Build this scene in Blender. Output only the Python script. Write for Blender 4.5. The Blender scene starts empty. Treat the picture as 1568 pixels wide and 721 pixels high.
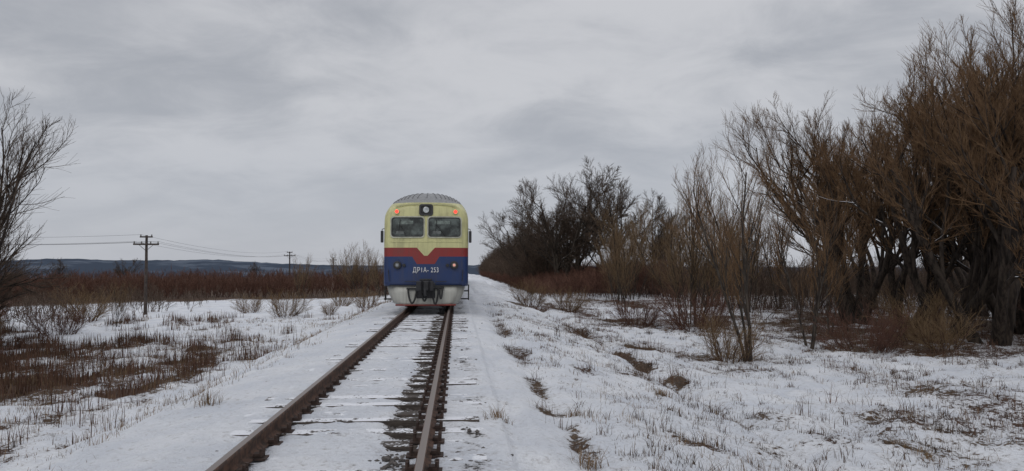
import bpy, math, numpy as np
from mathutils import Vector
R=np.random.default_rng(7)
XC=-1.085
scene=bpy.context.scene
scene.view_settings.view_transform='Standard'
try: scene.view_settings.look='None'
except: pass
scene.view_settings.exposure=0
COL=scene.collection

# ---------------------------------------------------------------- helpers
def link(o): COL.objects.link(o); return o
def empty(name,loc=(0,0,0)):
    o=bpy.data.objects.new(name,None); o.location=loc; return link(o)
def mesh_np(name,verts,quads,mats=(),midx=None,smooth=False):
    me=bpy.data.meshes.new(name)
    verts=np.asarray(verts,dtype=np.float32); quads=np.asarray(quads,dtype=np.int32)
    k=quads.shape[1]; n=len(quads)
    me.vertices.add(len(verts)); me.vertices.foreach_set('co',verts.ravel())
    me.loops.add(n*k); me.loops.foreach_set('vertex_index',quads.ravel())
    me.polygons.add(n); me.polygons.foreach_set('loop_start',np.arange(0,n*k,k,dtype=np.int32))
    try: me.polygons.foreach_set('loop_total',np.full(n,k,dtype=np.int32))
    except Exception: pass
    for m in mats: me.materials.append(m)
    if midx is not None: me.polygons.foreach_set('material_index',np.asarray(midx,dtype=np.int32))
    me.polygons.foreach_set('use_smooth',np.full(n,smooth,dtype=bool))
    me.update(calc_edges=True); return me
def obj(name,me,parent=None,loc=(0,0,0)):
    o=bpy.data.objects.new(name,me); o.location=loc
    if parent is not None: o.parent=parent
    return link(o)
def pymesh(name,verts,faces,mat,parent=None,smooth=False,bevel=0,loc=(0,0,0)):
    me=bpy.data.meshes.new(name); me.from_pydata([tuple(map(float,v)) for v in verts],[],faces)
    me.materials.append(mat); me.update()
    if smooth:
        for p in me.polygons: p.use_smooth=True
    o=obj(name,me,parent,loc)
    if bevel:
        b=o.modifiers.new('bev','BEVEL'); b.width=bevel; b.segments=2; b.limit_method='ANGLE'
    return o
def boxes(name,lst,mat,parent=None,bevel=0):
    V=[];F=[]
    for (x0,x1,y0,y1,z0,z1) in lst:
        b=len(V)
        V+=[(x0,y0,z0),(x1,y0,z0),(x1,y1,z0),(x0,y1,z0),(x0,y0,z1),(x1,y0,z1),(x1,y1,z1),(x0,y1,z1)]
        F+=[tuple(b+i for i in f) for f in ((0,3,2,1),(4,5,6,7),(0,1,5,4),(1,2,6,5),(2,3,7,6),(3,0,4,7))]
    return pymesh(name,V,F,mat,parent,bevel=bevel)
def cyl_geo(V,F,c,axis,r,l,n=20):
    c=Vector(c); a=Vector(axis).normalized(); t=a.orthogonal().normalized(); s=a.cross(t)
    b=len(V)
    for k in (-.5,.5):
        for i in range(n):
            an=2*math.pi*i/n
            V.append(tuple(c+a*k*l+t*math.cos(an)*r+s*math.sin(an)*r))
    F.append(tuple(b+i for i in range(n))[::-1]); F.append(tuple(b+n+i for i in range(n)))
    for i in range(n): F.append((b+i,b+(i+1)%n,b+n+(i+1)%n,b+n+i))
def cyls(name,lst,mat,parent=None,bevel=0,n=20):
    V=[];F=[]
    for c,a,r,l in lst: cyl_geo(V,F,c,a,r,l,n)
    return pymesh(name,V,F,mat,parent,bevel=bevel)
def curve(name,pts,r,mat,parent=None):
    cu=bpy.data.curves.new(name,'CURVE'); cu.dimensions='3D'; cu.bevel_depth=r; cu.bevel_resolution=2
    groups=pts if isinstance(pts[0][0],(tuple,list)) else [pts]
    for g in groups:
        s=cu.splines.new('POLY'); s.points.add(len(g)-1)
        for i,p in enumerate(g): s.points[i].co=(p[0],p[1],p[2],1)
    cu.materials.append(mat)
    return obj(name,cu,parent)
def _h(ix,iy,s):
    h=(ix.astype(np.int64)*374761393+iy.astype(np.int64)*668265263+s*1442695041)&0xffffffff
    h=((h^(h>>13))*1274126177)&0xffffffff
    return ((h^(h>>16))&0xffff)/65535.0
def vn(x,y,s=0):
    ix=np.floor(x);iy=np.floor(y);fx=x-ix;fy=y-iy
    fx=fx*fx*(3-2*fx);fy=fy*fy*(3-2*fy)
    a=_h(ix,iy,s);b=_h(ix+1,iy,s);c=_h(ix,iy+1,s);d=_h(ix+1,iy+1,s)
    return (a*(1-fx)+b*fx)*(1-fy)+(c*(1-fx)+d*fx)*fy
def fbm(x,y,s=0,o=4):
    t=0;a=.5;n=0
    for i in range(o):
        t=t+a*vn(x*2**i+17.3*i,y*2**i-9.1*i,s+i);n+=a;a*=.5
    return t/n
def sst(a,b,x):
    t=np.clip((x-a)/(b-a),0,1);return t*t*(3-2*t)

# ---------------------------------------------------------------- node helpers
class NT:
    def __init__(s,nt): s.nt=nt
    def n(s,t,**kw):
        nd=s.nt.nodes.new(t)
        for k,v in kw.items(): setattr(nd,k,v)
        return nd
    def set(s,inp,v):
        if isinstance(v,bpy.types.NodeSocket): s.nt.links.new(v,inp)
        elif isinstance(v,bpy.types.Node): s.nt.links.new(v.outputs[0],inp)
        else: inp.default_value=v
    def m(s,op,a,b=0.0,c=None,clamp=False):
        nd=s.nt.nodes.new('ShaderNodeMath');nd.operation=op;nd.use_clamp=clamp
        s.set(nd.inputs[0],a);s.set(nd.inputs[1],b)
        if c is not None:s.set(nd.inputs[2],c)
        return nd.outputs[0]
    def ramp(s,x,a,b):
        nd=s.nt.nodes.new('ShaderNodeMapRange');nd.interpolation_type='SMOOTHSTEP'
        s.set(nd.inputs[0],x);s.set(nd.inputs[1],a);s.set(nd.inputs[2],b);return nd.outputs[0]
    def mix(s,f,a,b):
        nd=s.nt.nodes.new('ShaderNodeMix');nd.data_type='RGBA'
        s.set(nd.inputs[0],f);s.set(nd.inputs[6],a if not isinstance(a,tuple) else (*a,1));s.set(nd.inputs[7],b if not isinstance(b,tuple) else (*b,1))
        return nd.outputs[2]
    def noise(s,vec,scale,detail=4,rough=.55,dist=0):
        nd=s.nt.nodes.new('ShaderNodeTexNoise');s.set(nd.inputs['Vector'],vec)
        nd.inputs['Scale'].default_value=scale;nd.inputs['Detail'].default_value=detail;nd.inputs['Roughness'].default_value=rough
        nd.inputs['Distortion'].default_value=dist
        return nd.outputs[0]
def newmat(name):
    m=bpy.data.materials.new(name);m.use_nodes=True
    t=NT(m.node_tree);p=m.node_tree.nodes['Principled BSDF']
    return m,t,p
def simple(name,c,rough=.6,metal=0,var=.25,scale=6,bump=0,emit=None,spec=.5):
    m,t,p=newmat(name)
    tc=t.n('ShaderNodeTexCoord')
    nz=t.noise(tc.outputs['Object'],scale,4)
    d=tuple(x*(1-var) for x in c);l=tuple(min(1,x*(1+var)) for x in c)
    col=t.mix(t.ramp(nz,.3,.7),d,l)
    t.set(p.inputs['Base Color'],col);p.inputs['Roughness'].default_value=rough;p.inputs['Metallic'].default_value=metal
    p.inputs['Specular IOR Level'].default_value=spec
    if emit:
        p.inputs['Emission Color'].default_value=(*c,1);p.inputs['Emission Strength'].default_value=emit
    return m

# ---------------------------------------------------------------- world
w=bpy.data.worlds.new('World');scene.world=w;w.use_nodes=True
nt=w.node_tree;nt.nodes.clear();T=NT(nt)
SUN_EL=math.radians(38);SUN_ROT=math.radians(200)
sky=T.n('ShaderNodeTexSky',sky_type='NISHITA',sun_disc=False,sun_elevation=SUN_EL,sun_rotation=SUN_ROT)
bg1=T.n('ShaderNodeBackground');T.set(bg1.inputs[0],sky);bg1.inputs[1].default_value=.10
tc=T.n('ShaderNodeTexCoord');sx=T.n('ShaderNodeSeparateXYZ');T.set(sx.inputs[0],tc.outputs['Generated'])
z=T.m('MAXIMUM',sx.outputs[2],0.0);zz=T.m('ADD',z,.30)
cv=T.n('ShaderNodeCombineXYZ');T.set(cv.inputs[0],T.m('DIVIDE',sx.outputs[0],zz));T.set(cv.inputs[1],T.m('DIVIDE',sx.outputs[1],zz))
mp=T.n('ShaderNodeMapping');T.set(mp.inputs[0],cv);mp.inputs['Rotation'].default_value=(0,0,.45);mp.inputs['Scale'].default_value=(.85,1.15,1);mp.inputs['Location'].default_value=(5.3,2.9,0)
n1=T.noise(mp.outputs[0],1.15,5,.5,.3)
n2=T.noise(mp.outputs[0],3.9,6,.62,.5)
nn=T.m('ADD',T.m('MULTIPLY',n1,.64),T.m('MULTIPLY',n2,.36))
f=T.ramp(nn,.38,.63)
ccol=T.mix(f,(.385,.40,.435),(.585,.59,.615))
ccol=T.mix(T.m('MULTIPLY',T.ramp(z,.24,.02),.78),ccol,(.465,.485,.54))
up=T.ramp(z,.3,.9)
stg=T.m('ADD',T.m('MULTIPLY',up,.90),1.0)
bg2=T.n('ShaderNodeBackground');T.set(bg2.inputs[0],ccol);T.set(bg2.inputs[1],stg)
mx=T.n('ShaderNodeMixShader');mx.inputs[0].default_value=.94
nt.links.new(bg1.outputs[0],mx.inputs[1]);nt.links.new(bg2.outputs[0],mx.inputs[2])
out=T.n('ShaderNodeOutputWorld');nt.links.new(mx.outputs[0],out.inputs[0])
sl=bpy.data.lights.new('sun','SUN');sl.energy=.5;sl.angle=math.radians(25);sl.color=(1,.97,.93)
so=link(bpy.data.objects.new('sun',sl))
sd=Vector((math.sin(SUN_ROT)*math.cos(SUN_EL),math.cos(SUN_ROT)*math.cos(SUN_EL),math.sin(SUN_EL)))
so.rotation_euler=sd.to_track_quat('Z','Y').to_euler();so.location=sd*50

# ---------------------------------------------------------------- camera
cam=bpy.data.cameras.new('camera');cam.sensor_width=36;cam.lens=26.7;cam.clip_end=9000;cam.clip_start=.05
co=link(bpy.data.objects.new('camera',cam));co.location=(0,0,1.55)
co.rotation_euler=(math.radians(92.36),0,math.radians(-4.13));scene.camera=co

# ---------------------------------------------------------------- terrain
PX=[-2500,-300,-60,-25,-10,-7.6,-5.6,-4.2,-3.5,-2.9,-2.4,0.3,.9,1.15,1.35,1.7,2.3,3.4,4.5,4.95,5.5,7,12,60,300,2500]
PZ=[-4,-3.4,-2.8,-2.5,-2.3,-2.1,-1.3,-.55,-.33,-.26,-.235,-.235,-.26,-.34,-.42,-.36,-.40,-.68,-.95,-1.20,-1.04,-1.25,-1.35,-1.7,-2.6,-4]
RAILX=(XC-.795,XC+.795)
def darkstrip(x,y):
    e=.08*(fbm(x*3+5,y*1.3,31)-.5)*4
    return sst(-.80,-.62,x+e)*(1-sst(-.42,-.36,x))
def H(x,y,fine=True):
    x=np.asarray(x,float);y=np.asarray(y,float)
    xw=x+(fbm(x*.0+3.3,y*.22,8)-.5)*1.0*sst(.6,2.0,x)
    z=np.interp(xw,PX,PZ)
    off=sst(.0,3.0,np.abs(x-XC)-2.6)
    z=z+off*(fbm(x*.16,y*.16,3)-.5)*.5+off*(fbm(x*.9,y*.9,5)-.5)*.26
    z=z-np.maximum(0,np.hypot(x,y)-250)*.012
    if fine:
        o2=sst(.0,1.2,np.abs(x-XC)-1.9)
        z=z+(fbm(x*2.6,y*2.6,9,3)-.5)*(.050+.15*o2)+(fbm(x*9,y*9,12,2)-.5)*(.030+.025*o2)
        tr=(np.abs(x-XC)<1.6)
        z=np.where(tr,z+.045,z)
        sl=np.cos((y)/.545*2*np.pi)
        z=np.where(tr,z+sl*.006,z)
        z=z-.055*darkstrip(x,y)*sst(.3,.65,fbm(x*1.2,y*1.0,44)+.17)
        for rx in RAILX: z=z-.035*np.exp(-((x-rx)/.09)**2)
        z=z-.06*np.exp(-((x-.75-.1*np.sin(y*.4))/.16)**2)*sst(.4,.6,fbm(x*3,y*2.0,71,2))
    return z
BARE=[
 (-13.5,24.5,6.0,5,.85),(-10.5,31,3.2,6,.62),(-15,37,5.0,7,.58),(-23,33,8,9,.76),(-12.5,47,3,7,.36),(-20,56,6,8,.34),(-9.5,17,2.6,2.6,.5),(-11.5,19,3,1.8,.62),(-30,43,8,8,.52),
 (1.35,8.5,.22,1.0,.62),(1.3,12,.22,1.6,.55),(1.45,6.9,.2,.5,.56),(1.35,17,.28,3,.50),(1.2,10,.25,.4,.6),(1.4,24,.35,5,.46),
 (4.9,22,.35,3.6,.66),(5.2,18,.25,.9,.5),(4.7,30,.4,4,.48),(6.6,25,1.2,.6,.48),(8.3,20.5,1,.6,.42),(2.9,9,.4,.5,.42),(5.2,13,.6,.5,.42),(2.6,15,.4,.9,.42),
 (18,27,6,5,.44),(21,31,9,6,.55),(12,38,6,6,.44),(7.5,50,2.5,8,.46),(4.5,47,1.5,3,.7),(25,40,14,9,.55),(14,60,7,9,.5),(6.7,11.2,.2,.25,.6),(3.8,14,.2,.4,.45)]
def bare(x,y,sp=True):
    b=np.full(np.shape(x),.05)
    n=fbm(x*.8,y*.8,21)
    for (cx,cy,rx,ry,a) in BARE:
        d=np.hypot((x-cx)/rx,(y-cy)/ry)
        b=np.maximum(b,a*(1-sst(.2,1.35,d+(n-.5)*1.3)))
    off=sst(.2,2.5,np.abs(x-XC)-3.0)
    b=b+off*.22*sst(.42,.75,fbm(x*.45,y*.3,51))
    b=b+.18*sst(4,8,x)*sst(.45,.7,fbm(x*.25,y*.25,53))
    b=b+.12*sst(.5,.7,fbm(x*1.4,y*1.4,58))*sst(.5,1.5,np.abs(x-XC)-1.6)
    b=b-.40*sst(.46,.66,fbm(x*.55,y*.28,57))*(x<-4)
    far=np.where(x<0,sst(86,100,y+(-x-30).clip(-30,60)*.30),sst(60,95,y)*sst(6.5,9,x))
    b=np.maximum(b,far*.95)
    b=np.maximum(b,sst(34,54,y)*sst(13,20,x)*.52)
    ds=darkstrip(x,y)*sst(.25,.65,fbm(x*1.5,y*.9,44)+.12)
    b=np.maximum(b,ds*.50)
    b=np.maximum(b,.36*np.exp(-((x-.15)/.25)**2)*sst(.45,.6,fbm(x*2,y*2,61)))
    for rx in RAILX: b=np.maximum(b,.5*np.exp(-((x-rx)/.1)**2))
    return b
def axis(lo,hi,c0,c1,s0,g):
    a=list(np.arange(c0,c1,s0));s=s0;x=a[-1]
    while x<hi: s*=1+g;x+=s;a.append(x)
    s=s0;x=a[0];l=[]
    while x>lo: s*=1+g;x-=s;l.append(x)
    return np.array(l[::-1]+a)
ax=axis(-3000,3000,-3.9,2.6,.042,.022)
ay=axis(-120,4500,5.0,7.5,.045,.0095)
ay=np.concatenate([np.linspace(-120,0,40),ay[ay>0.3]])
GX,GY=np.meshgrid(ax,ay)
GZ=H(GX,GY)
nx,ny=len(ax),len(ay)
V=np.stack([GX,GY,GZ],-1).reshape(-1,3)
ii=(np.arange(ny-1)[:,None]*nx+np.arange(nx-1)[None,:]).ravel()
Q=np.stack([ii,ii+1,ii+1+nx,ii+nx],-1)
gm,t,p=newmat('snowy_ground')
tc=t.n('ShaderNodeTexCoord');O=tc.outputs['Object']
at=t.n('ShaderNodeAttribute',attribute_name='bare')
ab=t.n('ShaderNodeAttribute',attribute_name='ballast')
na=t.noise(O,3.2,6,.65);nb=t.noise(O,14,5,.7);nc=t.noise(O,60,2,.6)
s=t.m('ADD',at.outputs['Fac'],t.m('MULTIPLY',t.m('SUBTRACT',na,.5),1.2))
s=t.m('ADD',s,t.m('MULTIPLY',t.m('SUBTRACT',nb,.5),1.4))
mask=t.ramp(s,.41,.53)
soil=t.mix(t.ramp(nb,.35,.65),(.035,.024,.017),(.14,.095,.06))
soil=t.mix(t.ramp(t.noise(O,.35,3),.45,.6),soil,(.085,.05,.036))
bal=t.mix(t.ramp(nc,.35,.65),(.022,.019,.018),(.12,.105,.095))
soil=t.mix(ab.outputs['Fac'],soil,bal)
snow=t.mix(t.ramp(t.noise(O,.8,5),.3,.7),(.66,.685,.735),(.80,.81,.835))
snow=t.mix(t.m('MULTIPLY',t.ramp(nb,.50,.75),.45),snow,(.45,.44,.43))
snow=t.mix(t.m('MULTIPLY',t.ramp(s,.12,.44),.36),snow,(.38,.35,.33))
t.set(p.inputs['Base Color'],t.mix(mask,snow,soil))
p.inputs['Roughness'].default_value=.75;p.inputs['Specular IOR Level'].default_value=.2
bp=t.n('ShaderNodeBump');bp.inputs['Strength'].default_value=1.0;bp.inputs['Distance'].default_value=.06
h=t.m('ADD',t.m('MULTIPLY',nb,.9),t.m('MULTIPLY',nc,.35));h=t.m('SUBTRACT',h,t.m('MULTIPLY',mask,.45))
h=t.m('ADD',h,t.m('MULTIPLY',na,1.5))
t.set(bp.inputs['Height'],h);t.set(p.inputs['Normal'],bp)
me=mesh_np('snowy_ground',V,Q,[gm],smooth=True)
a=me.attributes.new('bare','FLOAT','POINT');a.data.foreach_set('value',bare(GX,GY).ravel().astype(np.float32))
a=me.attributes.new('ballast','FLOAT','POINT');a.data.foreach_set('value',(1-sst(1.5,2.1,np.abs(GX-XC))).ravel().astype(np.float32))
obj('snowy_ground',me)

# distant hills
hm,t,p=newmat('hazy_forested_hill')
O=t.n('ShaderNodeTexCoord').outputs['Object']
mpn=t.n('ShaderNodeMapping');t.set(mpn.inputs[0],O);mpn.inputs['Scale'].default_value=(1,1,6)
k=t.ramp(t.noise(mpn.outputs[0],.006,6,.65),.5,.62)
t.set(p.inputs['Base Color'],t.mix(t.m('MULTIPLY',k,.4),(.058,.073,.10),(.20,.23,.28)))  # distance haze is painted into this blue-grey base colour
p.inputs['Roughness'].default_value=1;p.inputs['Specular IOR Level'].default_value=0
V=[];n=420;rows=14
for j in range(rows):
    for i in range(n):
        d_=-80+150*i/(n-1);azi=math.radians(d_)
        v=j/(rows-1);r=1500+900*v
        top=4+19*float(sst(-48,-24,np.array(d_)))*(1-float(sst(-18,-9,np.array(d_))))+9*(fbm(np.array(azi*9.0),np.array(.3),91)-.5)*2+4.0*(fbm(np.array(azi*220.0),np.array(v),93,2)-.5)
        zz_=-38+(top+38)*math.sin(v*math.pi/2)
        V.append((r*math.sin(azi),r*math.cos(azi),zz_))
ii=(np.arange(rows-1)[:,None]*n+np.arange(n-1)[None,:]).ravel()
obj('distant_hill',mesh_np('distant_hill',V,np.stack([ii,ii+1,ii+1+n,ii+n],-1),[hm],smooth=True))

# ---------------------------------------------------------------- tube / tree generator
def tubes(P,Rr,S):
    N,K,_=P.shape
    Tn=np.empty_like(P);Tn[:,1:-1]=P[:,2:]-P[:,:-2];Tn[:,0]=P[:,1]-P[:,0];Tn[:,-1]=P[:,-1]-P[:,-2]
    Tn/=np.linalg.norm(Tn,axis=2,keepdims=True)+1e-9
    m=Tn.mean(1);ref=np.where(np.abs(m[:,2:3])>.75,np.array([[1.,0,0]]),np.array([[0,0,1.]]))[:,None,:]
    A=np.cross(Tn,ref);A/=np.linalg.norm(A,axis=2,keepdims=True)+1e-9
    B=np.cross(Tn,A)
    an=np.arange(S)*2*np.pi/S
    V=P[:,:,None,:]+Rr[:,:,None,None]*(A[:,:,None,:]*np.cos(an)[None,None,:,None]+B[:,:,None,:]*np.sin(an)[None,None,:,None])
    V=V.reshape(-1,3)
    b=(np.arange(N)[:,None,None]*K+np.arange(K-1)[None,:,None])*S
    i=np.arange(S)[None,None,:];j=(i+1)%S
    Q=np.stack([b+i,b+S+i,b+S+j,b+j],-1).reshape(-1,4)
    return V,Q
def unit(v): return v/(np.linalg.norm(v,axis=-1,keepdims=True)+1e-9)
def polyl(r,start,d,L,K,jit,trop):
    N=len(start);P=np.empty((N,K,3));P[:,0]=start;d=d.copy()
    for k in range(1,K):
        d=unit(d+r.normal(0,jit,(N,3))+np.array([0,0,trop]))
        P[:,k]=P[:,k-1]+d*(L/(K-1))[:,None]
    return P
def kids(r,P,L,Rad,n,t0,ratio,ang,rr,tip):
    N,K,_=P.shape
    t=t0+(1-t0)*(np.arange(n)[None,:]+r.random((N,n)))/n
    t=np.clip(t,0,.999);f=t*(K-1);i=f.astype(int);u=(f-i)[...,None]
    a=P[np.arange(N)[:,None],i];b=P[np.arange(N)[:,None],i+1]
    pos=a+(b-a)*u;tan=unit(b-a)
    ra=unit(np.cross(tan,unit(r.normal(size=(N,n,3)))))
    an=ang*(.65+.7*r.random((N,n,1)))
    d=tan*np.cos(an)+ra*np.sin(an)
    l=L[:,None]*ratio*(1.15-.55*t)*(.6+.7*r.random((N,n)))
    rad=Rad[:,None]*(1-(1-tip)*t)*rr
    return pos.reshape(-1,3),d.reshape(-1,3),l.ravel(),rad.ravel()
def tree_mesh(name,seed,mats,stems,L0,r0,lean,levels,trop0=.05,jit0=.12,base_r=.25,minr=.006,start=None,dirs=None,sides0=8,leanvec=(0,0,0),S_last=3,hvar=.4):
    r=np.random.default_rng(seed)
    if start is None:
        az=np.arange(stems)*2*np.pi/stems+r.random(stems)*1.2
        st=np.stack([np.cos(az)*base_r,np.sin(az)*base_r,np.full(stems,-.25)],1)*(r.random((stems,1))*.7+.3)
        st[:,2]=-.25
        le=lean*(.45+.85*r.random(stems))
        d=np.stack([np.cos(az)*np.sin(le),np.sin(az)*np.sin(le),np.cos(le)],1)
    else:
        st=start;d=dirs;stems=len(st)
    d=unit(d+np.array(leanvec))
    L=L0*(1.15-hvar+hvar*r.random(stems));Rd=r0*(.6+.6*r.random(stems))
    K=10 if start is None else 4;P=polyl(r,st,d,L,K,jit0,trop0)
    V=[];Q=[];M=[];off=0
    def add(P,Rad,tip,S,mi,flare=False,mr=minr):
        nonlocal off
        K=P.shape[1];tt=np.linspace(0,1,K)
        rr=Rad[:,None]*(1-(1-tip)*tt)[None,:]
        if flare: rr[:,0]*=1.35
        rr=np.maximum(rr,mr*.7)
        v,q=tubes(P,rr,S);V.append(v);Q.append(q+off);M.append(np.full(len(q),mi));off+=len(v)
    tip=.35;add(P,Rd,tip,sides0,0,True)
    for li,(n,t0,ratio,ang,K,jit,trop) in enumerate(levels):
        s,d,l,rad=kids(r,P,L,Rd,n,t0,ratio,ang,.62,tip)
        rad=np.maximum(rad,minr*(1.6 if li<len(levels)-1 else 1));L=l;Rd=rad
        P=polyl(r,s,d,l,K,jit,trop)
        last=li==len(levels)-1
        tip=.35
        add(P,Rd,tip,5 if li==0 else (4 if li==1 and not last else S_last),0 if li<(len(levels)-2) else 1)
    return mesh_np(name,np.concatenate(V),np.concatenate(Q),mats,np.concatenate(M),smooth=True)

def barkmat(name,c1,c2,snow=0.0):
    m,t,p=newmat(name)
    O=t.n('ShaderNodeTexCoord').outputs['Object']
    mp=t.n('ShaderNodeMapping');t.set(mp.inputs[0],O);mp.inputs['Scale'].default_value=(1,1,.25)
    n_=t.noise(mp.outputs[0],9,3,.65)
    col=t.mix(t.ramp(n_,.35,.65),c1,c2)
    if snow:
        g=t.n('ShaderNodeNewGeometry');sp=t.n('ShaderNodeSeparateXYZ');t.set(sp.inputs[0],g.outputs['Normal'])
        f=t.m('MULTIPLY',t.ramp(sp.outputs[2],.68,.82),t.ramp(t.noise(O,.8,2),.46,.52))
        sp2=t.n('ShaderNodeSeparateXYZ');t.set(sp2.inputs[0],O)
        f=t.m('MULTIPLY',f,t.ramp(sp2.outputs[2],6.0,4.0))
        col=t.mix(f,col,(.8,.81,.84))
    t.set(p.inputs['Base Color'],col);p.inputs['Roughness'].default_value=.9;p.inputs['Specular IOR Level'].default_value=.15
    return m
bark=barkmat('willow_bark',(.018,.014,.012),(.062,.048,.038),1.0)
barkp=barkmat('dark_willow_bark',(.022,.018,.016),(.07,.056,.046))
twig=barkmat('willow_twig',(.115,.066,.036),(.20,.123,.067))
twigd=barkmat('dark_twig',(.062,.044,.034),(.125,.09,.066))
barkg=barkmat('grey_bark',(.028,.023,.02),(.08,.065,.052))
twigy=barkmat('yellow_brown_twig',(.13,.083,.047),(.22,.15,.085))
redtw=barkmat('red_brown_twig',(.085,.042,.032),(.15,.08,.057))
redtwd=barkmat('red_brown_twig_dark',(.045,.027,.023),(.088,.051,.041))

WL=[(7,.30,.64,.58,8,.12,.15),(7,.20,.56,.52,6,.12,.12),(8,.12,.52,.50,5,.10,.10),(8,.1,.55,.44,4,.08,.07)]
ws=[tree_mesh('willow_a',11,[bark,twig],4,7.6,.19,.42,WL,trop0=.02,jit0=.10,base_r=.45,minr=.0048),
    tree_mesh('willow_b',12,[bark,twig],4,7.8,.20,.34,WL,trop0=.03,jit0=.10,base_r=.4,minr=.0048),
    tree_mesh('willow_c',15,[bark,twig],5,7.4,.17,.48,[(6,.30,.64,.58,8,.12,.15)]+WL[1:],trop0=.05,jit0=.10,base_r=.5,minr=.0048)]
wl=tree_mesh('willow_left',27,[barkp,twigd],6,5.6,.13,.58,[(8,.15,.64,.62,8,.10,.10),(8,.12,.56,.56,6,.10,.08),(8,.10,.52,.52,5,.09,.06),(7,.1,.55,.44,4,.08,.04)],trop0=.04,jit0=.07,base_r=.3,minr=.0046)
EL=[(8,.24,.56,.72,8,.12,.08),(7,.18,.54,.62,6,.12,.06),(8,.12,.52,.54,5,.12,.04),(7,.1,.58,.46,4,.1,.02)]
es=[tree_mesh('elm_a',31,[barkg,twigd],3,8.2,.22,.20,EL,trop0=.03,jit0=.07,base_r=.3,minr=.008),
    tree_mesh('elm_b',33,[barkg,twigd],3,8.0,.20,.30,EL,trop0=.03,jit0=.07,base_r=.35,minr=.008)]
SL=[(13,.22,.40,.38,6,.08,.10),(6,.15,.5,.42,5,.09,.08),(6,.1,.6,.40,4,.08,.05)]
ss=[tree_mesh('sapling_a',41,[barkg,twig],3,5.6,.060,.13,SL,trop0=.05,jit0=.06,base_r=.12,minr=.004),
    tree_mesh('sapling_b',43,[barkg,twigy],6,5.2,.045,.24,SL,trop0=.05,jit0=.06,base_r=.35,minr=.004),
    tree_mesh('sapling_c',45,[barkg,twigy],10,5.0,.035,.34,SL[:],trop0=.05,jit0=.06,base_r=.6,minr=.004)]
BL=[(9,.12,.5,.5,5,.12,.06),(6,.1,.55,.5,4,.12,.03)]
bs=[tree_mesh('bush_a',51,[redtwd,twigy],22,1.5,.016,.65,BL,trop0=.08,base_r=.4,minr=.004,sides0=4),
    tree_mesh('bush_b',53,[redtwd,redtw],26,1.4,.014,.75,BL,trop0=.08,base_r=.5,minr=.004,sides0=4)]
HT={}
def mh(me):
    if me.name not in HT:
        c=np.empty(len(me.vertices)*3,np.float32);me.vertices.foreach_get('co',c);c=c.reshape(-1,3)
        HT[me.name]=float(np.percentile(c[:,2],99.7))
    return HT[me.name]
def put(name,me,x,y,h=8,rz=0,tilt=(0,0),wf=1.0):
    s=h/mh(me)
    o=obj(name,me,loc=(x,y,float(H(x,y,False))));o.scale=(s*wf,s*wf,s);o.rotation_euler=(tilt[0],tilt[1],rz);return o
for i,(k,x,y,h,rz,tl) in enumerate([(0,19.9,26.9,12.4,.3,(0,-.10)),(1,20.2,30.0,12.2,2.1,(0,-.10)),(2,21.2,34.6,12.4,4.0,(0,-.04)),
      (1,19.8,36.8,12.0,5.1,(0,-.03)),(2,24.6,27.6,14.0,1.2,(0,.03)),(0,22.6,42,12.6,3.0,(0,0)),(1,27.5,36.3,15,.8,(0,0)),
      (2,33,45,15,5.5,(0,0)),(1,38,57,14,3.5,(0,0)),(2,29,52,12.8,.5,(0,0)),(0,25.2,32.5,14.2,4.4,(0,0))]):
    put('willow_tree',ws[k],x,y,h,rz,tl,wf=1.02)
put('willow_tree',wl,-21.9,34.0,11.3,2.6,wf=1.0)
put('willow_tree',wl,-26.3,39,11.6,.6,wf=1.05)
put('willow_tree',wl,-27.5,36,11.0,4.1,wf=1.0)
for (k,x,y,h,rz) in [(0,11.8,86,12.8,.5),(1,16.8,80,14.6,2.),(0,14.3,94,14.2,4),(1,20.4,78,11,1),(1,11.0,100,11.6,3),(0,10.5,114,11.0,5),(1,10.4,130,10.0,.2),(0,10.4,148,9.4,2),
      (1,10.6,168,9.0,1.4),(0,10.8,192,8.8,2.5),(1,11.2,220,8.4,4.4),(1,12,255,8.0,2.1),(0,26,92,10,2.8),(1,38,98,9.5,.9),(1,13.2,89,12.5,5.2)]:
    put('elm_tree',es[k],x,y,h,rz,wf=1.08)
for (k,x,y,h,rz,tl) in [(0,8.8,22.5,7.4,.4,(0,-.12)),(0,13.0,27.3,6.8,2,(0,-.08)),(2,11.5,37,6.2,1,(0,0)),(1,18.0,46,8.0,3,(0,0)),(2,18.9,55,8.6,5,(0,0)),
      (1,12.8,60,7.5,.4,(0,0)),(2,15.4,68,9.0,2.6,(0,0)),(0,15.9,31.5,6.0,3.8,(0,-.05)),
      (0,12.2,38,9.0,5,(0,.03)),(1,10.4,47,5.0,4.0,(0,0)),(0,22.6,52,9,.2,(0,0))]:
    put('bare_sapling',ss[k],x,y,h,rz,tl)
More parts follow.
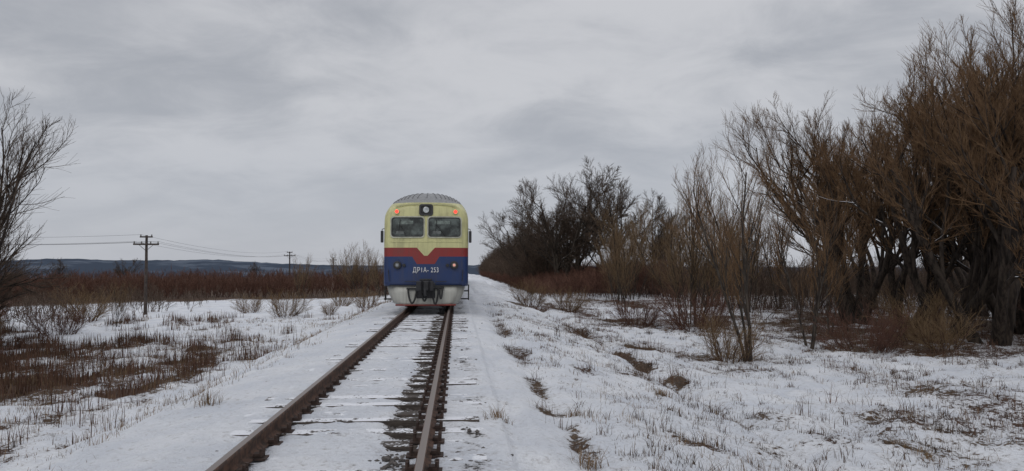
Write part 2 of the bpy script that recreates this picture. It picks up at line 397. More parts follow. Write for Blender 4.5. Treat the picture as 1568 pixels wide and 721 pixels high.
for (me_,x,y,h,rz) in [(bs[0],-13.4,61,2.3,0),(bs[0],-27.2,58,2.9,1),(bs[1],-31,52,2.6,2),(bs[0],-17.5,66,1.8,3),(bs[0],-10.3,63,1.2,4),(bs[1],-22,36,1.7,1),(bs[0],-8.3,70,2.0,2),(bs[0],-11,74,1.8,.4),
      (bs[1],-23.5,47,2.0,1),(ss[2],-12.3,98,7,1),(ss[2],-9.2,94,6.2,3),(ss[1],-19.5,97,5.6,2),(ss[2],-15,108,6.5,.3),(es[1],-76,150,6.0,1),(es[0],-66,155,6,2),(es[1],-50,190,5.5,1),(ss[1],-22.4,52,3.2,1),
      (bs[0],8.3,22.8,1.6,1),(bs[1],14.5,26,1.8,2),(bs[0],16.5,24.8,1.5,3),(bs[1],11,34,2.2,.1),(bs[1],21,24,1.6,.7),(bs[0],4.6,48,1.8,2),(bs[0],6.8,46,1.6,.2),(bs[1],23,26,2.2,3),(bs[0],18,28.5,2.3,4),(bs[1],8.7,36,1.6,4.2),
      (bs[0],-28,46,2.4,3),(bs[0],-24,41,1.6,5),(bs[1],-19,31,1.5,2.2),(bs[1],-17,25,1.2,.4)]:
    put('bare_bush' if me_ in bs or me_ in ss else 'bare_tree',me_,x,y,h,rz)
def thicket(name,seed,n,xf,hgt,mats,minr,levels,r0=.03,hvar=.7):
    r=np.random.default_rng(seed);xy=xf(r,n)
    z=H(xy[:,0],xy[:,1],False)-.1
    d=unit(np.stack([r.normal(0,.28,len(xy)),r.normal(0,.28,len(xy)),np.ones(len(xy))],1))
    me=tree_mesh(name,seed,mats,0,hgt,r0,0,levels,start=np.column_stack([xy,z]),dirs=d,minr=minr,sides0=3,trop0=.04,jit0=.08,hvar=hvar)
    return obj(name,me)
TL=[(6,.15,.5,.5,3,.12,.05),(4,.1,.55,.5,2,.1,.0)]
def lf(r,n):
    x=-4-r.random(n)**.8*150
    y0=np.clip(100-(-x-30).clip(-30,60)*.30,80,140)
    y=y0+r.random(n)**1.8*80
    k=fbm(x*.12,y*.12,77)>.30
    return np.stack([x,y],1)[k]
thicket('red_shrub_thicket',61,6500,lf,2.9,[redtwd,redtw],.016,TL)
def lf2(r,n):
    x=-26-r.random(n)*50;y=52+r.random(n)*34
    k=fbm(x*.2,y*.2,78)>.49
    return np.stack([x,y],1)[k]
thicket('brown_shrub_thicket',62,1300,lf2,2.0,[redtwd,twigd],.010,TL,.02)
def rf(r,n):
    x=7.5+r.random(n)**1.2*14;y=68+r.random(n)**1.2*190
    return np.stack([x,y],1)
thicket('red_shrub_thicket',63,2200,rf,2.9,[redtwd,redtw],.016,TL)
def rf3(r,n):
    x=8.5+r.random(n)*6;y=98+r.random(n)**1.2*190
    return np.stack([x,y],1)
thicket('tall_shrub_thicket',67,1200,rf3,6.8,[redtwd,twigd],.018,TL,.05)
def rf2(r,n):
    x=17+r.random(n)*75;y=52+r.random(n)*55
    k=(x/y<1.15)&(fbm(x*.15,y*.15,79)>.36)
    return np.stack([x,y],1)[k]
thicket('brown_shrub_thicket',64,2900,rf2,3.3,[redtwd,twigd],.012,TL)
def rf4(r,n):
    x=17+r.random(n)*22;y=31+r.random(n)*24
    k=(fbm(x*.3,y*.3,80)>.50)
    return np.stack([x,y],1)[k]
thicket('brown_shrub_thicket',65,750,rf4,2.1,[redtwd,twigd],.006,TL,.018)

# ---------------------------------------------------------------- dry grass
def blades(name,pos,hgt,wid,lean,mat):
    n=len(pos);az=R.random(n)*2*np.pi;dv=np.stack([np.cos(az),np.sin(az)],1)
    sd=np.stack([-dv[:,1],dv[:,0]],1)
    def pt(f,l,s):
        o=np.empty((n,3));o[:,:2]=pos[:,:2]+dv*(lean*hgt*l)[:,None]+sd*(wid*s)[:,None];o[:,2]=pos[:,2]-.02+hgt*f;return o
    v=np.stack([pt(0,0,-.5),pt(0,0,.5),pt(.6,.35,.38),pt(.6,.35,-.38),pt(.97,1,.12),pt(.97,1,-.12)],1).reshape(-1,3)
    b=np.arange(n)[:,None]*6
    q=np.concatenate([b+np.array([[0,1,2,3]]),b+np.array([[3,2,4,5]])])
    return obj(name,mesh_np(name,v,q,[mat]))
grassm=simple('dry_grass',(.17,.115,.068),.9,var=.5,scale=2.2,spec=.1)
grassd=simple('dark_dry_grass',(.080,.052,.036),.9,var=.5,scale=2.2,spec=.1)
weedm=simple('dead_weed',(.095,.054,.038),.9,var=.45,scale=1.5,spec=.1)
def scatter(n,xr,yr,dens,seed,pw=1.0):
    r=np.random.default_rng(seed)
    x=xr[0]+(xr[1]-xr[0])*r.random(n);y=yr[0]+(yr[1]-yr[0])*r.random(n)**pw
    k=r.random(n)<dens(x,y);return x[k],y[k]
def tufts(name,x,y,per,spread,h0,h1,w0,mat,lean=.5):
    n=len(x);cnt=R.integers(per[0],per[1],n);idx=np.repeat(np.arange(n),cnt);N=len(idx)
    th=h0+(h1-h0)*R.random(n)**2
    px=x[idx]+R.normal(0,spread,N);py=y[idx]+R.normal(0,spread,N)
    hh=th[idx]*(.5+.6*R.random(N));dist=np.hypot(px,py)
    ww=w0*(.7+.6*R.random(N))*(1+dist*.03)
    return blades(name,np.column_stack([px,py,H(px,py)]),hh,ww,lean*(R.random(N)*1.2),mat)
offt=lambda x:sst(.6,1.6,np.abs(x-XC)-1.5)
dn=lambda x,y:np.clip(.14+.9*sst(.42,.70,fbm(x*.7,y*.5,101))+1.0*bare(x,y)**1.5,0,1)*offt(x)*(1-sst(.0,1.,1-np.abs(x-.75))*.9)
x,y=scatter(14000,(-3.5,17),(4.5,40),dn,1,1.4)
tufts('dry_grass',x,y,(2,8),.07,.05,.20,.0042,grassm,.9)
x,y=scatter(14000,(-3.5,19),(4.5,40),dn,21,1.4)
tufts('dry_grass',x,y,(3,12),.045,.04,.17,.0055,grassd,1.1)
# scattered darker clumps of dead growth on the right slope
cl=lambda x,y:sst(.56,.72,fbm(x*.9,y*.7,131))*offt(x)*sst(.9,2,x)
x,y=scatter(2600,(1.0,18),(5,34),cl,31,1.2)
tufts('dry_grass',x,y,(12,30),.07,.06,.24,.006,grassd,1.0)
x,y=scatter(6500,(-16,-3),(7,60),dn,2,1.3)
tufts('dry_grass',x,y,(2,9),.09,.07,.30,.006,grassm,.7)
x,y=scatter(5000,(4,30),(12,60),lambda x,y:np.clip(bare(x,y)*1.3-.1,0,1),3)
tufts('dry_grass',x,y,(5,14),.13,.10,.45,.007,weedm,.7)
x,y=scatter(21000,(-44,-6),(14,66),lambda x,y:np.clip(bare(x,y)*1.9-.42,0,1),4)
tufts('dead_weed_patch',x,y,(6,13),.20,.2,.9,.010,weedm,.35)
x,y=scatter(4500,(-44,-7),(14,78),lambda x,y:np.clip(bare(x,y)*1.6-.22,0,1),14)
tufts('dry_grass',x,y,(5,12),.14,.15,.6,.009,grassm,.5)
x,y=scatter(7000,(.9,6),(6,45),lambda x,y:np.clip(bare(x,y)*1.6-.35,0,1),5)
tufts('dry_grass',x,y,(5,14),.06,.06,.24,.005,grassd,1.0)
tx=np.array([6.7,6.9,3.8,9.,1.55,1.3,2.3,8.2,1.9,-3.3,4.5,.9,.5]);ty=np.array([11.2,10.9,14,9.5,9.8,7.4,6.4,13.3,5.9,10.5,8.2,6.2,8.9])
tufts('grass_tussock',np.repeat(tx,3),np.repeat(ty,3),(20,40),.08,.10,.26,.005,grassm,1.1)

# ---------------------------------------------------------------- railway
track=empty('railway_track')
rm,t,p=newmat('rail_steel')
g=t.n('ShaderNodeNewGeometry');sp=t.n('ShaderNodeSeparateXYZ');t.set(sp.inputs[0],g.outputs['Normal'])
O=t.n('ShaderNodeTexCoord').outputs['Object']
sp2=t.n('ShaderNodeSeparateXYZ');t.set(sp2.inputs[0],O)
topf=t.m('MULTIPLY',t.ramp(sp.outputs[2],.6,.9),t.ramp(sp2.outputs[2],-.02,-.012))
rust=t.mix(t.ramp(t.noise(O,11,5),.35,.65),(.040,.022,.015),(.115,.058,.036))
t.set(p.inputs['Base Color'],t.mix(topf,rust,(.24,.20,.18)))
t.set(p.inputs['Metallic'],t.m('MULTIPLY',topf,.75));t.set(p.inputs['Roughness'],t.m('SUBTRACT',.85,t.m('MULTIPLY',topf,.42)))
prof=[(-.066,-.18),(.066,-.18),(.066,-.168),(.02,-.15),(.009,-.13),(.009,-.055),(.014,-.045),(.036,-.036),(.037,-.012),(.030,-.002),(.015,0),(-.015,0),(-.030,-.002),(-.037,-.012),(-.036,-.036),(-.014,-.045),(-.009,-.055),(-.009,-.13),(-.02,-.15),(-.066,-.168)]
for rx in RAILX:
    V=[];F=[];ys=[-25]+list(np.arange(-20,330,10.0));m_=len(prof)
    for yy in ys: V+=[(rx+a,yy,b) for a,b in prof]
    for k in range(len(ys)-1):
        for i in range(m_):
            j=(i+1)%m_;F.append((k*m_+i,k*m_+j,(k+1)*m_+j,(k+1)*m_+i))
    pymesh('rail',V,F,rm,track)
woodm,t,p=newmat('sleeper_wood')
O=t.n('ShaderNodeTexCoord').outputs['Object']
mp=t.n('ShaderNodeMapping');t.set(mp.inputs[0],O);mp.inputs['Scale'].default_value=(.12,1,1)
nz=t.noise(mp.outputs[0],45,5,.7)
c=t.mix(t.ramp(nz,.3,.7),(.022,.017,.014),(.095,.075,.062))
g=t.n('ShaderNodeNewGeometry');sp=t.n('ShaderNodeSeparateXYZ');t.set(sp.inputs[0],g.outputs['Normal'])
sp2=t.n('ShaderNodeSeparateXYZ');t.set(sp2.inputs[0],O)
inS=t.m('MULTIPLY',t.ramp(sp2.outputs[0],-.85,-.70),t.ramp(sp2.outputs[0],-.35,-.45))
sn=t.m('ADD',t.noise(O,4,6,.65),t.m('MULTIPLY',t.m('SUBTRACT',t.noise(O,26,4),.5),.6))
sn=t.m('SUBTRACT',sn,t.m('MULTIPLY',inS,.12))
sf=t.m('MULTIPLY',t.ramp(sp.outputs[2],.5,.8),t.ramp(sn,.36,.45))
t.set(p.inputs['Base Color'],t.mix(sf,c,(.74,.75,.78)));p.inputs['Roughness'].default_value=.85
b=t.n('ShaderNodeBump');b.inputs['Strength'].default_value=.7;b.inputs['Distance'].default_value=.02
t.set(b.inputs['Height'],nz);t.set(p.inputs['Normal'],b)
V=[];F=[];pl=[];bolts=[]
yy=-3.27
rs=np.random.default_rng(5)
while yy<300:
    j=rs.normal(0,.015,6);hw=.125+rs.normal(0,.010);sk=rs.normal(0,.016);zt=-.188+rs.normal(0,.010)
    x0=XC-1.36+j[0]*3;x1=XC+1.36+j[1]*3;b=len(V)
    for zz_,c_ in ((-.34,0),(zt,.012)):
        for (xx,dy) in ((x0+c_,-hw+c_-sk),(x1-c_,-hw+c_+sk),(x1-c_,hw-c_+sk),(x0+c_,hw-c_-sk)):
            V.append((xx,yy+dy,zz_+(j[2]*.6 if xx<XC else j[3]*.6)))
    F+=[tuple(b+i for i in f) for f in ((0,3,2,1),(4,5,6,7),(0,1,5,4),(1,2,6,5),(2,3,7,6),(3,0,4,7))]
    if yy<90:
        for rx in RAILX:
            pl.append((rx-.17,rx+.17,yy-.08,yy+.08,-.185,-.170))
            for sx_ in (-1,1):
                bolts.append(((rx+sx_*.125,yy-.035,-.13),(0,0,1),.018,.08));bolts.append(((rx+sx_*.125,yy+.04,-.13),(0,0,1),.018,.08))
                pl.append((rx+sx_*.095-.04,rx+sx_*.095+.04,yy-.05,yy+.05,-.170,-.132))
    yy+=.545+rs.normal(0,.008)
pymesh('sleepers',V,F,woodm,track,bevel=.012)
rustm=simple('rusty_fastening',(.045,.027,.021),.85,var=.5,scale=20)
boxes('tie_plates',pl,rustm,track)
cyls('screw_spikes',bolts,rustm,track,n=6)
ph=(1+5**.5)/2
iv=np.array([(-1,ph,0),(1,ph,0),(-1,-ph,0),(1,-ph,0),(0,-1,ph),(0,1,ph),(0,-1,-ph),(0,1,-ph),(ph,0,-1),(ph,0,1),(-ph,0,-1),(-ph,0,1)])/1.9
fi=np.array([(0,11,5),(0,5,1),(0,1,7),(0,7,10),(0,10,11),(1,5,9),(5,11,4),(11,10,2),(10,7,6),(7,1,8),(3,9,4),(3,4,2),(3,2,6),(3,6,8),(3,8,9),(4,9,5),(2,4,11),(6,2,10),(8,6,7),(9,8,1)])
r=np.random.default_rng(9)
xs=np.concatenate([-.90+r.random(9000)*.50,XC-1.9+r.random(4000)*3.9]);ys=np.concatenate([4+r.random(9000)**1.3*26,4+r.random(4000)**1.3*22])
bb=bare(xs,ys);k=(r.random(len(xs))<np.clip(bb*1.4-.06,0.012,1));xs=xs[k];ys=ys[k];bb=bb[k];n=len(xs)
sz=(.010+.024*r.random(n)**1.5)
vv=iv[None]*(1+r.normal(0,.22,(n,12,1)))*sz[:,None,None]*np.array([1,1,.7])
vv[:,:,0]+=xs[:,None];vv[:,:,1]+=ys[:,None];vv[:,:,2]+=(H(xs,ys)+sz*np.where(bb>.3,.25,-.25))[:,None]
ff=(np.arange(n)[:,None,None]*12+fi[None]).reshape(-1,3)
stm=simple('ballast_stone',(.085,.075,.07),.9,var=.6,scale=14)
obj('ballast_stones',mesh_np('ballast_stones',vv.reshape(-1,3),ff,[stm]),track)

# ---------------------------------------------------------------- utility poles and wires
polem=simple('pole_wood',(.055,.042,.036),.9,var=.4,scale=5)
insm=simple('insulator',(.12,.11,.10),.4)
def pole(x,y,h,ang):
    zb=float(H(x,y,False));e=empty('utility_pole',(x,y,zb));e.rotation_euler=(0,0,ang)
    V=[];F=[];n=12
    for k in range(7):
        z_=-.3+(h+.3)*k/6;rr=.15-.05*k/6
        for i in range(n):V.append((rr*math.cos(2*math.pi*i/n)+.01*math.sin(k*2),rr*math.sin(2*math.pi*i/n),z_))
    for k in range(6):
        for i in range(n):F.append((k*n+i,k*n+(i+1)%n,(k+1)*n+(i+1)%n,(k+1)*n+i))
    F.append(tuple(6*n+i for i in range(n)))
    pymesh('shaft',V,F,polem,e,smooth=False)
    boxes('crossarm',[(-1.0,1.0,-.17,-.09,h-.82,h-.68)],polem,e,.01)
    boxes('top_arm',[(-.5,.5,-.16,-.09,h-.2,h-.08)],polem,e,.01)
    curve('brace',[[(-.6,-.13,h-.75),(0,-.13,h-1.3)],[(.6,-.13,h-.75),(0,-.13,h-1.3)]],.02,polem,e)
    cyls('insulators',[((a,-.13,h-.60),(0,0,1),.05,.18) for a in (-.92,-.35,.35,.92)]+[((a,-.13,h-.02),(0,0,1),.05,.16) for a in (-.42,.42)],insm,e,n=10)
    bpy.context.view_layer.update()
    M=e.matrix_world
    return [M@Vector((a,-.13,h-.52)) for a in (-.92,-.35,.35,.92)]+[M@Vector((a,-.13,h+.05)) for a in (-.42,.42)]
A0=pole(-47,63,6.7,1.0);A=pole(-25.7,65,6.55,.12);B=pole(-30,139,6.8,.06);C=pole(-36,225,6.8,.06)
wires=[]
for (a,b),sg in (((A0,A),.25),((A,B),.8),((B,C),.9)):
    for i_,(p0,p1) in enumerate(zip(a,b)):
        if i_ in (1,5): continue
        wires.append([tuple(p0.lerp(p1,q/14)-Vector((0,0,sg*4*(q/14)*(1-q/14)))) for q in range(15)])
curve('power_line_wires',wires,.009,simple('wire',(.06,.06,.065),.5))

# ---------------------------------------------------------------- train
train=empty('diesel_train',(XC-.04,27.5,0))
lv,t,p=newmat('train_livery')
O=t.n('ShaderNodeTexCoord').outputs['Object'];sp=t.n('ShaderNodeSeparateXYZ');t.set(sp.inputs[0],O)
X=t.m('ABSOLUTE',sp.outputs[0]);Y=sp.outputs[1];Z=sp.outputs[2]
rh=t.m('MINIMUM',2.24,t.m('ADD',1.95,t.m('MULTIPLY',t.m('MAXIMUM',t.m('SUBTRACT',X,.06),0),1.1)))
rl=t.m('MAXIMUM',1.65,t.m('MINIMUM',1.92,t.m('ADD',1.65,t.m('MULTIPLY',t.m('SUBTRACT',X,.32),1.6))))
cream=(.55,.53,.26);red=(.23,.022,.02);blue=(.010,.032,.115);white=(.50,.50,.45)
isr=t.m('GREATER_THAN',rh,Z);isb=t.m('GREATER_THAN',rl,Z);isw=t.m('GREATER_THAN',.86,Z)
dn_=t.noise(O,1.7,6,.65);df=t.noise(O,16,5,.7)
mp=t.n('ShaderNodeMapping');t.set(mp.inputs[0],O);mp.inputs['Scale'].default_value=(9,9,.5)
stre=t.noise(mp.outputs[0],1.0,5,.6)
col=t.mix(isr,cream,red);col=t.mix(isb,col,blue);col=t.mix(isw,col,white)
gr=t.m('GREATER_THAN',Z,t.m('SUBTRACT',3.93,t.m('MULTIPLY',t.m('MINIMUM',Y,3.0),.06)))
gr=t.m('MULTIPLY',gr,t.m('GREATER_THAN',Y,.36))
roofc=t.mix(t.ramp(df,.35,.65),(.17,.175,.18),(.27,.27,.27))
col=t.mix(gr,col,roofc)
dirt=t.m('ADD',t.m('MULTIPLY',t.ramp(stre,.42,.72),.5),t.m('MULTIPLY',t.ramp(dn_,.42,.72),.4))
dirt=t.m('ADD',dirt,t.m('MULTIPLY',t.ramp(Z,1.5,.3),.35),clamp=True)
col=t.mix(dirt,col,t.mix(.5,col,(.06,.05,.04)))
t.set(p.inputs['Base Color'],col);p.inputs['Roughness'].default_value=.42
b=t.n('ShaderNodeBump');b.inputs['Strength'].default_value=.15;b.inputs['Distance'].default_value=.03
t.set(b.inputs['Height'],t.noise(O,2.5,3));t.set(p.inputs['Normal'],b)
blackm=simple('black_paint',(.018,.018,.02),.5,var=.3)
darkm=simple('underframe_grime',(.03,.026,.024),.85,var=.4,scale=4)
frm=simple('window_frame',(.36,.36,.29),.5,var=.2)
rubm=simple('rubber_seal',(.02,.02,.02),.7)
whm=simple('white_paint',(.7,.7,.7),.5,var=.15)
redm=simple('red_paint',(.22,.035,.025),.5)
creamm=simple('cream_paint',cream,.45,var=.15)
bluem=simple('blue_paint',blue,.45,var=.2)
mirm=simple('lamp_reflector',(.5,.52,.52),.2,metal=.8)
tail=simple('tail_lamp_lit',(1,.045,.03),.3,emit=1.8)
gl,t,p=newmat('cab_glass')
O=t.n('ShaderNodeTexCoord').outputs['Object']
t.set(p.inputs['Base Color'],t.mix(t.ramp(t.noise(O,2.6,6,.65),.38,.68),(.015,.018,.016),(.10,.12,.11)))
p.inputs['Roughness'].default_value=.13;p.inputs['Specular IOR Level'].default_value=.6
W=1.53;ZB=.86
def section(w,zt,n):
    pts=[];z1=3.05
    for k in range(16): pts.append((-w,ZB+(z1-ZB)*k/16))
    for k in range(33):
        a=math.pi*k/32;c_=math.cos(a);s_=math.sin(a)
        pts.append((-w*math.copysign(abs(c_)**(2/n),c_),z1+(zt-z1)*abs(s_)**(2/n)))
    for k in range(1,17): pts.append((w,z1-(z1-ZB)*k/16))
    for k in range(1,20): pts.append((w-2*w*k/20,ZB))
    return pts
def yf(x,z): return .17*(x/1.5)**2+.10*max(0,z-2.4)
def body(name,y_start,y_end,nose,parent):
    st=[]
    if nose:
        rr=.26
        for k in range(7):
            a=math.pi/2*k/6
            ins=rr*(1-math.sin(a));st.append((rr*(1-math.cos(a)),W-ins,3.90-ins*.8,3.5,1))
        for k in range(1,9):
            q=k/8;e=1-(1-q)**2
            st.append((rr+1.5*q,W,3.90+(4.36-3.90)*e,3.5-1.4*q,1-q))
        st.append((y_end,W,4.36,2.1,0))
    else:
        st=[(y_start,W-.05,4.31,2.1,0),(y_start+.08,W,4.36,2.1,0),(y_end-.08,W,4.36,2.1,0),(y_end,W-.05,4.31,2.1,0)]
    V=[];F=[];secs=[]
    for (y,w_,zt,n,bl) in st:
        s=section(w_,zt,n);m=len(s);secs.append(len(V))
        for (x,z) in s: V.append((x,y+bl*yf(x,z),z))
    for k in range(len(st)-1):
        for i in range(m):
            j=(i+1)%m;F.append((secs[k]+i,secs[k]+j,secs[k+1]+j,secs[k+1]+i))
    s=section(st[0][1],st[0][2],st[0][3]);prev=secs[0]
    for q in range(1,14):
        f_=1-q/13
        if q==13:
            c=len(V);V.append((0,st[0][0]+(yf(0,2.3) if nose else 0),2.3))
            for i in range(m):F.append((prev+(i+1)%m,prev+i,c))
        else:
            c=len(V)
            for (x,z) in s:
                X_=x*f_;Z_=2.3+(z-2.3)*f_;V.append((X_,st[0][0]+(yf(X_,Z_) if nose else 0),Z_))
            for i in range(m):
                j=(i+1)%m;F.append((prev+j,prev+i,c+i,c+j))
            prev=c
    F.append(tuple(secs[-1]+i for i in range(m)))
    o=pymesh(name,V,F,lv,parent,smooth=True)
    return st
LEN=25.0
st=body('cab_car_body',0,LEN,True,train)
body('trailer_car_body',LEN+.7,2*LEN+.7,False,train)
body('trailer_car_body_2',2*LEN+1.4,3*LEN+1.4,False,train)
boxes('gangway',[(-.7,.7,LEN,LEN+.7,1.1,3.4),(-.7,.7,2*LEN+.7,2*LEN+1.4,1.1,3.4)],rubm,train)
ribs=[]
for idx in range(16+8,16+25,1):
    ln=[]
    for (y,w_,zt,n,bl) in st[8:]:
        if y>3: y=2.6
        x,z=section(w_,zt,n)[idx];ln.append((x,y+bl*yf(x,z),z+.004))
    ribs.append(ln)
curve('roof_ribs',ribs,.016,simple('roof_grey',(.15,.15,.155),.6),train)
cyls('roof_vents',[((0,y_,4.38),(0,0,1),.28,.14) for y_ in (7,9.5,12,15,18,21,30,34,38,42,46)],simple('vent_grey',(.22,.22,.22),.6),train,bevel=.02)
def strip(name,pts,off,wd,mat):
    V=[];F=[]
    for (x,z) in pts:
        y=yf(x,z);V+=[(x,y+.03,z+wd/2),(x,y-off,z+wd/2),(x,y-off,z-wd/2),(x,y+.03,z-wd/2)]
    for k in range(len(pts)-1):
        for i in range(3):F.append((4*k+i,4*k+i+1,4*k+5+i,4*k+4+i))
    return pymesh(name,V,F,mat,train)
strip('lower_trim',[(-1.3+2.6*k/20,.875) for k in range(21)],.03,.04,blackm)
strip('belt_trim',[(-1.3+2.6*k/20,2.46) for k in range(21)],.02,.03,creamm)
strip('top_gutter',[(-1.12+2.24*k/20,3.86-.10*abs(-1+k/10)**3) for k in range(21)],.05,.03,creamm)
def rrect(x0,x1,z0,z1,r,n=6):
    P=[]
    for cx,cz,a0 in ((x1-r,z1-r,0),(x0+r,z1-r,90),(x0+r,z0+r,180),(x1-r,z0+r,270)):
        for k in range(n+1):
            a=math.radians(a0+90*k/n);P.append((cx+r*math.cos(a),cz+r*math.sin(a)))
    Q=[]
    for i in range(len(P)):
        a=P[i];b=P[(i+1)%len(P)];d=math.hypot(b[0]-a[0],b[1]-a[1]);q=max(1,int(d/.12))
        for k in range(q):Q.append((a[0]+(b[0]-a[0])*k/q,a[1]+(b[1]-a[1])*k/q))
    return Q
def ring(name,rc,bw,off,mat,rad):
    o=rrect(*rc,rad);cx=(rc[0]+rc[1])/2;cz=(rc[2]+rc[3])/2
    hx=(rc[1]-rc[0])/2;hz=(rc[3]-rc[2])/2
    i_=[(cx+(x-cx)*(hx-bw)/hx,cz+(z-cz)*(hz-bw)/hz) for x,z in o]
    V=[];m=len(o)
    for L_,of in ((o,-.02),(o,off),(i_,off),(i_,-.02)):
        V+=[(x,yf(x,z)-of,z) for x,z in L_]
    F=[]
    for k in range(3):
        for i in range(m):
            j=(i+1)%m;F.append((k*m+i,k*m+j,(k+1)*m+j,(k+1)*m+i))
    return pymesh(name,V,F,mat,train),i_
def pane(name,o,off,mat):
    cx=sum(a for a,_ in o)/len(o);cz=sum(b for _,b in o)/len(o);V=[];F=[];m=len(o);prev=None
    for q in range(5):
        f_=1-q/5;c=len(V)
        V+=[(cx+(x-cx)*f_,yf(cx+(x-cx)*f_,cz+(z-cz)*f_)-off,cz+(z-cz)*f_) for x,z in o]
        if prev is not None:
            for i in range(m):
                j=(i+1)%m;F.append((prev+i,prev+j,c+j,c+i))
        prev=c
    c=len(V);V.append((cx,yf(cx,cz)-off,cz))
    for i in range(m):F.append((prev+i,prev+(i+1)%m,c))
    return pymesh(name,V,F,mat,train,smooth=True)
for sg,nm in ((-1,'left'),(1,'right')):
    rc=(.045,1.29,2.59,3.38) if sg>0 else (-1.29,-.045,2.59,3.38)
    _,inn=ring('windscreen_frame_'+nm,rc,.04,.035,frm,.12)
    rc2=(rc[0]+.04,rc[1]-.04,rc[2]+.04,rc[3]-.04)
    _,i2=ring('windscreen_seal_'+nm,rc2,.03,.026,rubm,.10)
    pane('windscreen_glass_'+nm,i2,.010,gl)
    cx=sg*.66
    pane('sun_blind_'+nm,rrect(cx-.36,cx+.20,3.09,3.22,.02,2),.0125,simple('blind_'+nm,(.12,.145,.13),.5,var=.5,scale=9))
    pane('dash_notice_'+nm,rrect(cx-.42,cx-.12,2.74,2.84,.01,2),.0125,simple('notice_'+nm,(.09,.10,.095),.5,var=.4,scale=9))
    a=(cx+.05*sg,2.66);b_=(cx-.30,3.1)
    curve('wiper_'+nm,[(a[0],yf(*a)-.05,a[1]),(b_[0],yf(*b_)-.045,b_[1])],.011,rubm,train)
    curve('wiper_blade_'+nm,[(b_[0]-.02,yf(*b_)-.035,b_[1]-.28),(b_[0]+.03,yf(*b_)-.035,b_[1]+.16)],.011,rubm,train)
    x_=sg*1.06;z_=3.55;y_=yf(x_,z_)
    cyls('tail_lamp_housing_'+nm,[((x_,y_-.02,z_),(0,1,0),.092,.09)],creamm,train,bevel=.01)
    cyls('tail_lamp_lens_'+nm,[((x_,y_-.07,z_),(0,1,0),.062,.02)],tail,train,bevel=.006)
    xl=sg*1.02;zl=1.61;yl=yf(xl,zl)
    cyls('buffer_lamp_housing_'+nm,[((xl,yl-.03,zl),(0,1,0),.145,.12)],blackm,train,bevel=.02,n=28)
    cyls('buffer_lamp_bezel_'+nm,[((xl,yl-.10,zl),(0,1,0),.085,.03)],simple('bezel_'+nm,(.10,.10,.095),.5),train,bevel=.008,n=28)
    cyls('buffer_lamp_lens_'+nm,[((xl,yl-.118,zl),(0,1,0),.05,.012)],simple('dim_lens_'+nm,(.22,.24,.26) if sg<0 else (.75,.36,.28),.2,emit=(.05 if sg<0 else .35)),train,bevel=.004,n=28)
    xs_=sg*.78
    cyls('marker_lamp_'+nm,[((xs_,yf(xs_,1.6)-.03,1.6),(0,1,0),.06,.09)],blackm,train,bevel=.01)
    boxes('mirror_'+nm,[(sg*1.60-.05,sg*1.60+.05,.32,.42,2.43,2.86)],blackm,train,.02)
    curve('mirror_arm_'+nm,[(sg*1.50,.45,2.95),(sg*1.6,.38,2.92),(sg*1.6,.37,2.80)],.014,blackm,train)
    curve('handrail_'+nm,[(sg*1.3,yf(1.3,1.2)-.07,1.02),(sg*1.34,yf(1.34,1.4)-.07,1.45)],.014,blackm,train)
    boxes('cab_steps_'+nm,[(sg*1.42-.2,sg*1.42+.16,1.3,1.6,.32,.36),(sg*1.42-.2,sg*1.42+.16,1.3,1.6,.62,.66),(sg*1.56-.02,sg*1.56+.02,1.28,1.62,.3,.88)],darkm,train)
    curve('hand_grab_'+nm,[(sg*.35,yf(.35,1.0)-.06,1.02),(sg*.75,yf(.75,1.0)-.08,1.02)],.013,blackm,train)
ring('head_lamp_surround',(-.25,.25,3.40,3.82),.06,.05,blackm,.09)
pane('head_lamp_panel',rrect(-.20,.20,3.45,3.77,.06),.015,rubm)
cyls('head_lamp_reflector',[((0,yf(0,3.6)-.03,3.61),(0,1,0),.11,.05)],mirm,train,bevel=.01,n=28)
fc=bpy.data.curves.new('fleet_number','FONT');fc.body='ДР1А- 253';fc.size=.25;fc.align_x='CENTER';fc.align_y='CENTER';fc.extrude=.004;fc.space_character=1.12
fc.materials.append(whm);fo=obj('fleet_number',fc,train,(0,-.024,1.43));fo.rotation_euler=(math.pi/2,0,0);fo.scale=(.72,1.0,1)
def skirt():
    V=[];F=[];rows=[(.86,1.40),(.6,1.33),(.4,1.24),(.28,1.17),(.20,1.05)];nn_=24
    for (z_,w_) in rows:
        for k in range(nn_+1):
            x_=-w_+2*w_*k/nn_;e=abs(x_)/w_
            V.append((x_,.05+yf(x_,0)+.25*max(0,e-.8)/.2*1.2,z_))
    m=nn_+1
    for r_ in range(len(rows)-1):
        for k in range(nn_):F.append((r_*m+k,r_*m+k+1,(r_+1)*m+k+1,(r_+1)*m+k))
    o=pymesh('front_skirt',V,F,lv,train,smooth=True)
    s=o.modifiers.new('s','SOLIDIFY');s.thickness=.03;s.offset=-1
skirt()
curve('skirt_lower_bar',[(-1.08+2.16*k/16,.03+yf(-1.08+2.16*k/16,0),.175) for k in range(17)],.028,redm,train)
boxes('coupler_shade_box',[(-.34,.34,-.02,.08,.42,.98)],blackm,train,.03)  # proud black box standing in for the shaded skirt opening behind the coupler
V=[(-.13,.1,.88),(.13,.1,.88),(.13,-.30,.88),(.30,-.42,.88),(.30,-.62,.88),(.20,-.64,.88),(.10,-.48,.88),(-.06,-.48,.88),(-.14,-.66,.88),(-.30,-.68,.88),(-.32,-.40,.88),(-.13,-.30,.88)]
n=len(V);V2=[(x,y,.88+.17) for x,y,_ in V]+[(x,y,.88-.17) for x,y,_ in V]
F=[tuple(range(n))[::-1],tuple(range(n,2*n))]+[(i,(i+1)%n,n+(i+1)%n,n+i) for i in range(n)]
pymesh('automatic_coupler',V2,F,blackm,train,bevel=.02)
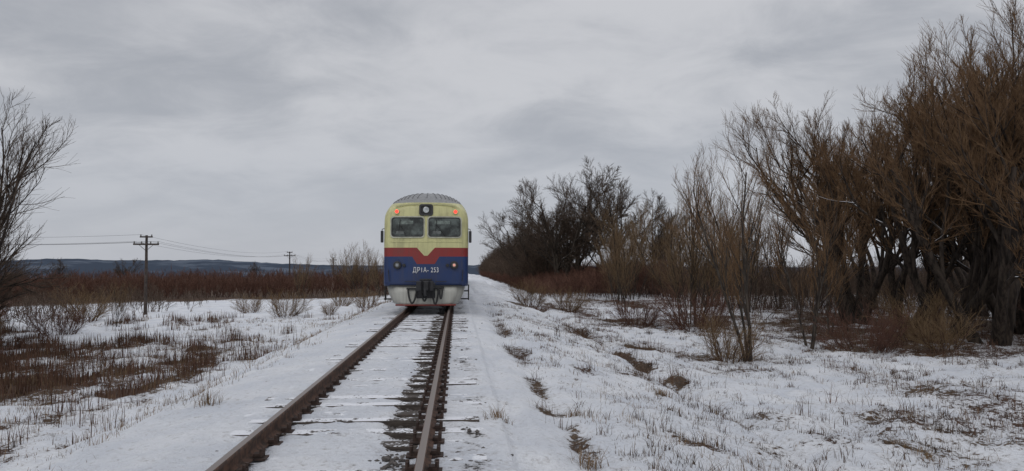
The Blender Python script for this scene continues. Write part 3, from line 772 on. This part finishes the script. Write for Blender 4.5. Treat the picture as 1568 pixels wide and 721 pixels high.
boxes('coupler_shank',[(-.16,.16,-.25,.1,.72,.84),(-.05,.05,-.5,-.3,.52,.74),(-.22,.22,-.10,-.02,1.05,1.12)],blackm,train,.015)
def hose(name,x0,x1,zt,zb,y0):
    pts=[]
    for k in range(17):
        a=k/16;pts.append((x0+(x1-x0)*a,y0-.1*math.sin(math.pi*a),zt-(zt-zb)*math.sin(math.pi*a)**.6))
    curve(name,pts,.034,rubm,train)
hose('brake_hose_1',-.62,-.32,.74,.26,-.10);hose('brake_hose_2',.24,.46,.80,.22,-.12);hose('brake_hose_3',.50,.60,.74,.42,-.08);hose('brake_hose_4',-.12,.06,.62,.34,-.2)
boxes('hose_brackets',[(-.68,-.26,-.06,.04,.74,.80),(.18,.66,-.06,.06,.76,.84)],blackm,train,.01)
wh=[];axl=[];fr=[];und=[]
for c in range(3):
    o_=c*(LEN+.7)
    und+=[(-1.38,1.38,o_+(.7 if c==0 else .1),o_+LEN-.1,.74,.855)]
    und+=[(-1.30,-.5,o_+6,o_+9,.32,.74),(.4,1.3,o_+7,o_+11,.30,.74),(-1.2,1.2,o_+12,o_+15,.38,.74)]
    for yb in (3.4,LEN-3.4):
        for dy in (-1.2,1.2):
            for sx_ in (-1,1):
                wh.append(((sx_*.79,o_+yb+dy,.475),(1,0,0),.475,.13));wh.append(((sx_*.725,o_+yb+dy,.475),(1,0,0),.505,.03))
            axl.append(((0,o_+yb+dy,.475),(1,0,0),.09,2.1))
        for sx_ in (-1,1):
            fr+=[(sx_*1.0-.1,sx_*1.0+.1,o_+yb-1.7,o_+yb+1.7,.48,.68),(sx_*1.05-.12,sx_*1.05+.12,o_+yb-1.38,o_+yb-1.02,.3,.56),(sx_*1.05-.12,sx_*1.05+.12,o_+yb+1.02,o_+yb+1.38,.3,.56)]
boxes('underframe',und,darkm,train);boxes('bogie_frames',fr,darkm,train,.02)
cyls('wheels',wh,darkm,train,n=32);cyls('axles',axl,darkm,train)
sw=[];sf_=[];dr=[]
for c in range(3):
    o_=c*(LEN+.7)
    for k in range(10):
        y0=o_+5.0+k*1.62
        for sx_ in (-1,1):
            a=sx_*(W+.012);sf_.append((min(sx_*W,a),max(sx_*W,a),y0-.05,y0+1.15,2.05,2.95))
            a2=sx_*(W+.016);sw.append((min(sx_*W,a2),max(sx_*W,a2),y0,y0+1.1,2.1,2.9))
    for y0 in (3.2,22.0):
        for sx_ in (-1,1):
            a=sx_*(W+.014);dr.append((min(sx_*W,a),max(sx_*W,a),o_+y0,o_+y0+1.2,.95,3.0))
            a2=sx_*(W+.02);sw.append((min(sx_*W,a2),max(sx_*W,a2),o_+y0+.25,o_+y0+.95,2.0,2.8))
for sx_ in (-1,1):
    a2=sx_*(W+.016);sw.append((min(sx_*W,a2),max(sx_*W,a2),1.2,2.1,2.25,3.0))
boxes('side_window_frames',sf_,frm,train);boxes('side_windows',sw,gl,train);boxes('doors',dr,bluem,train)
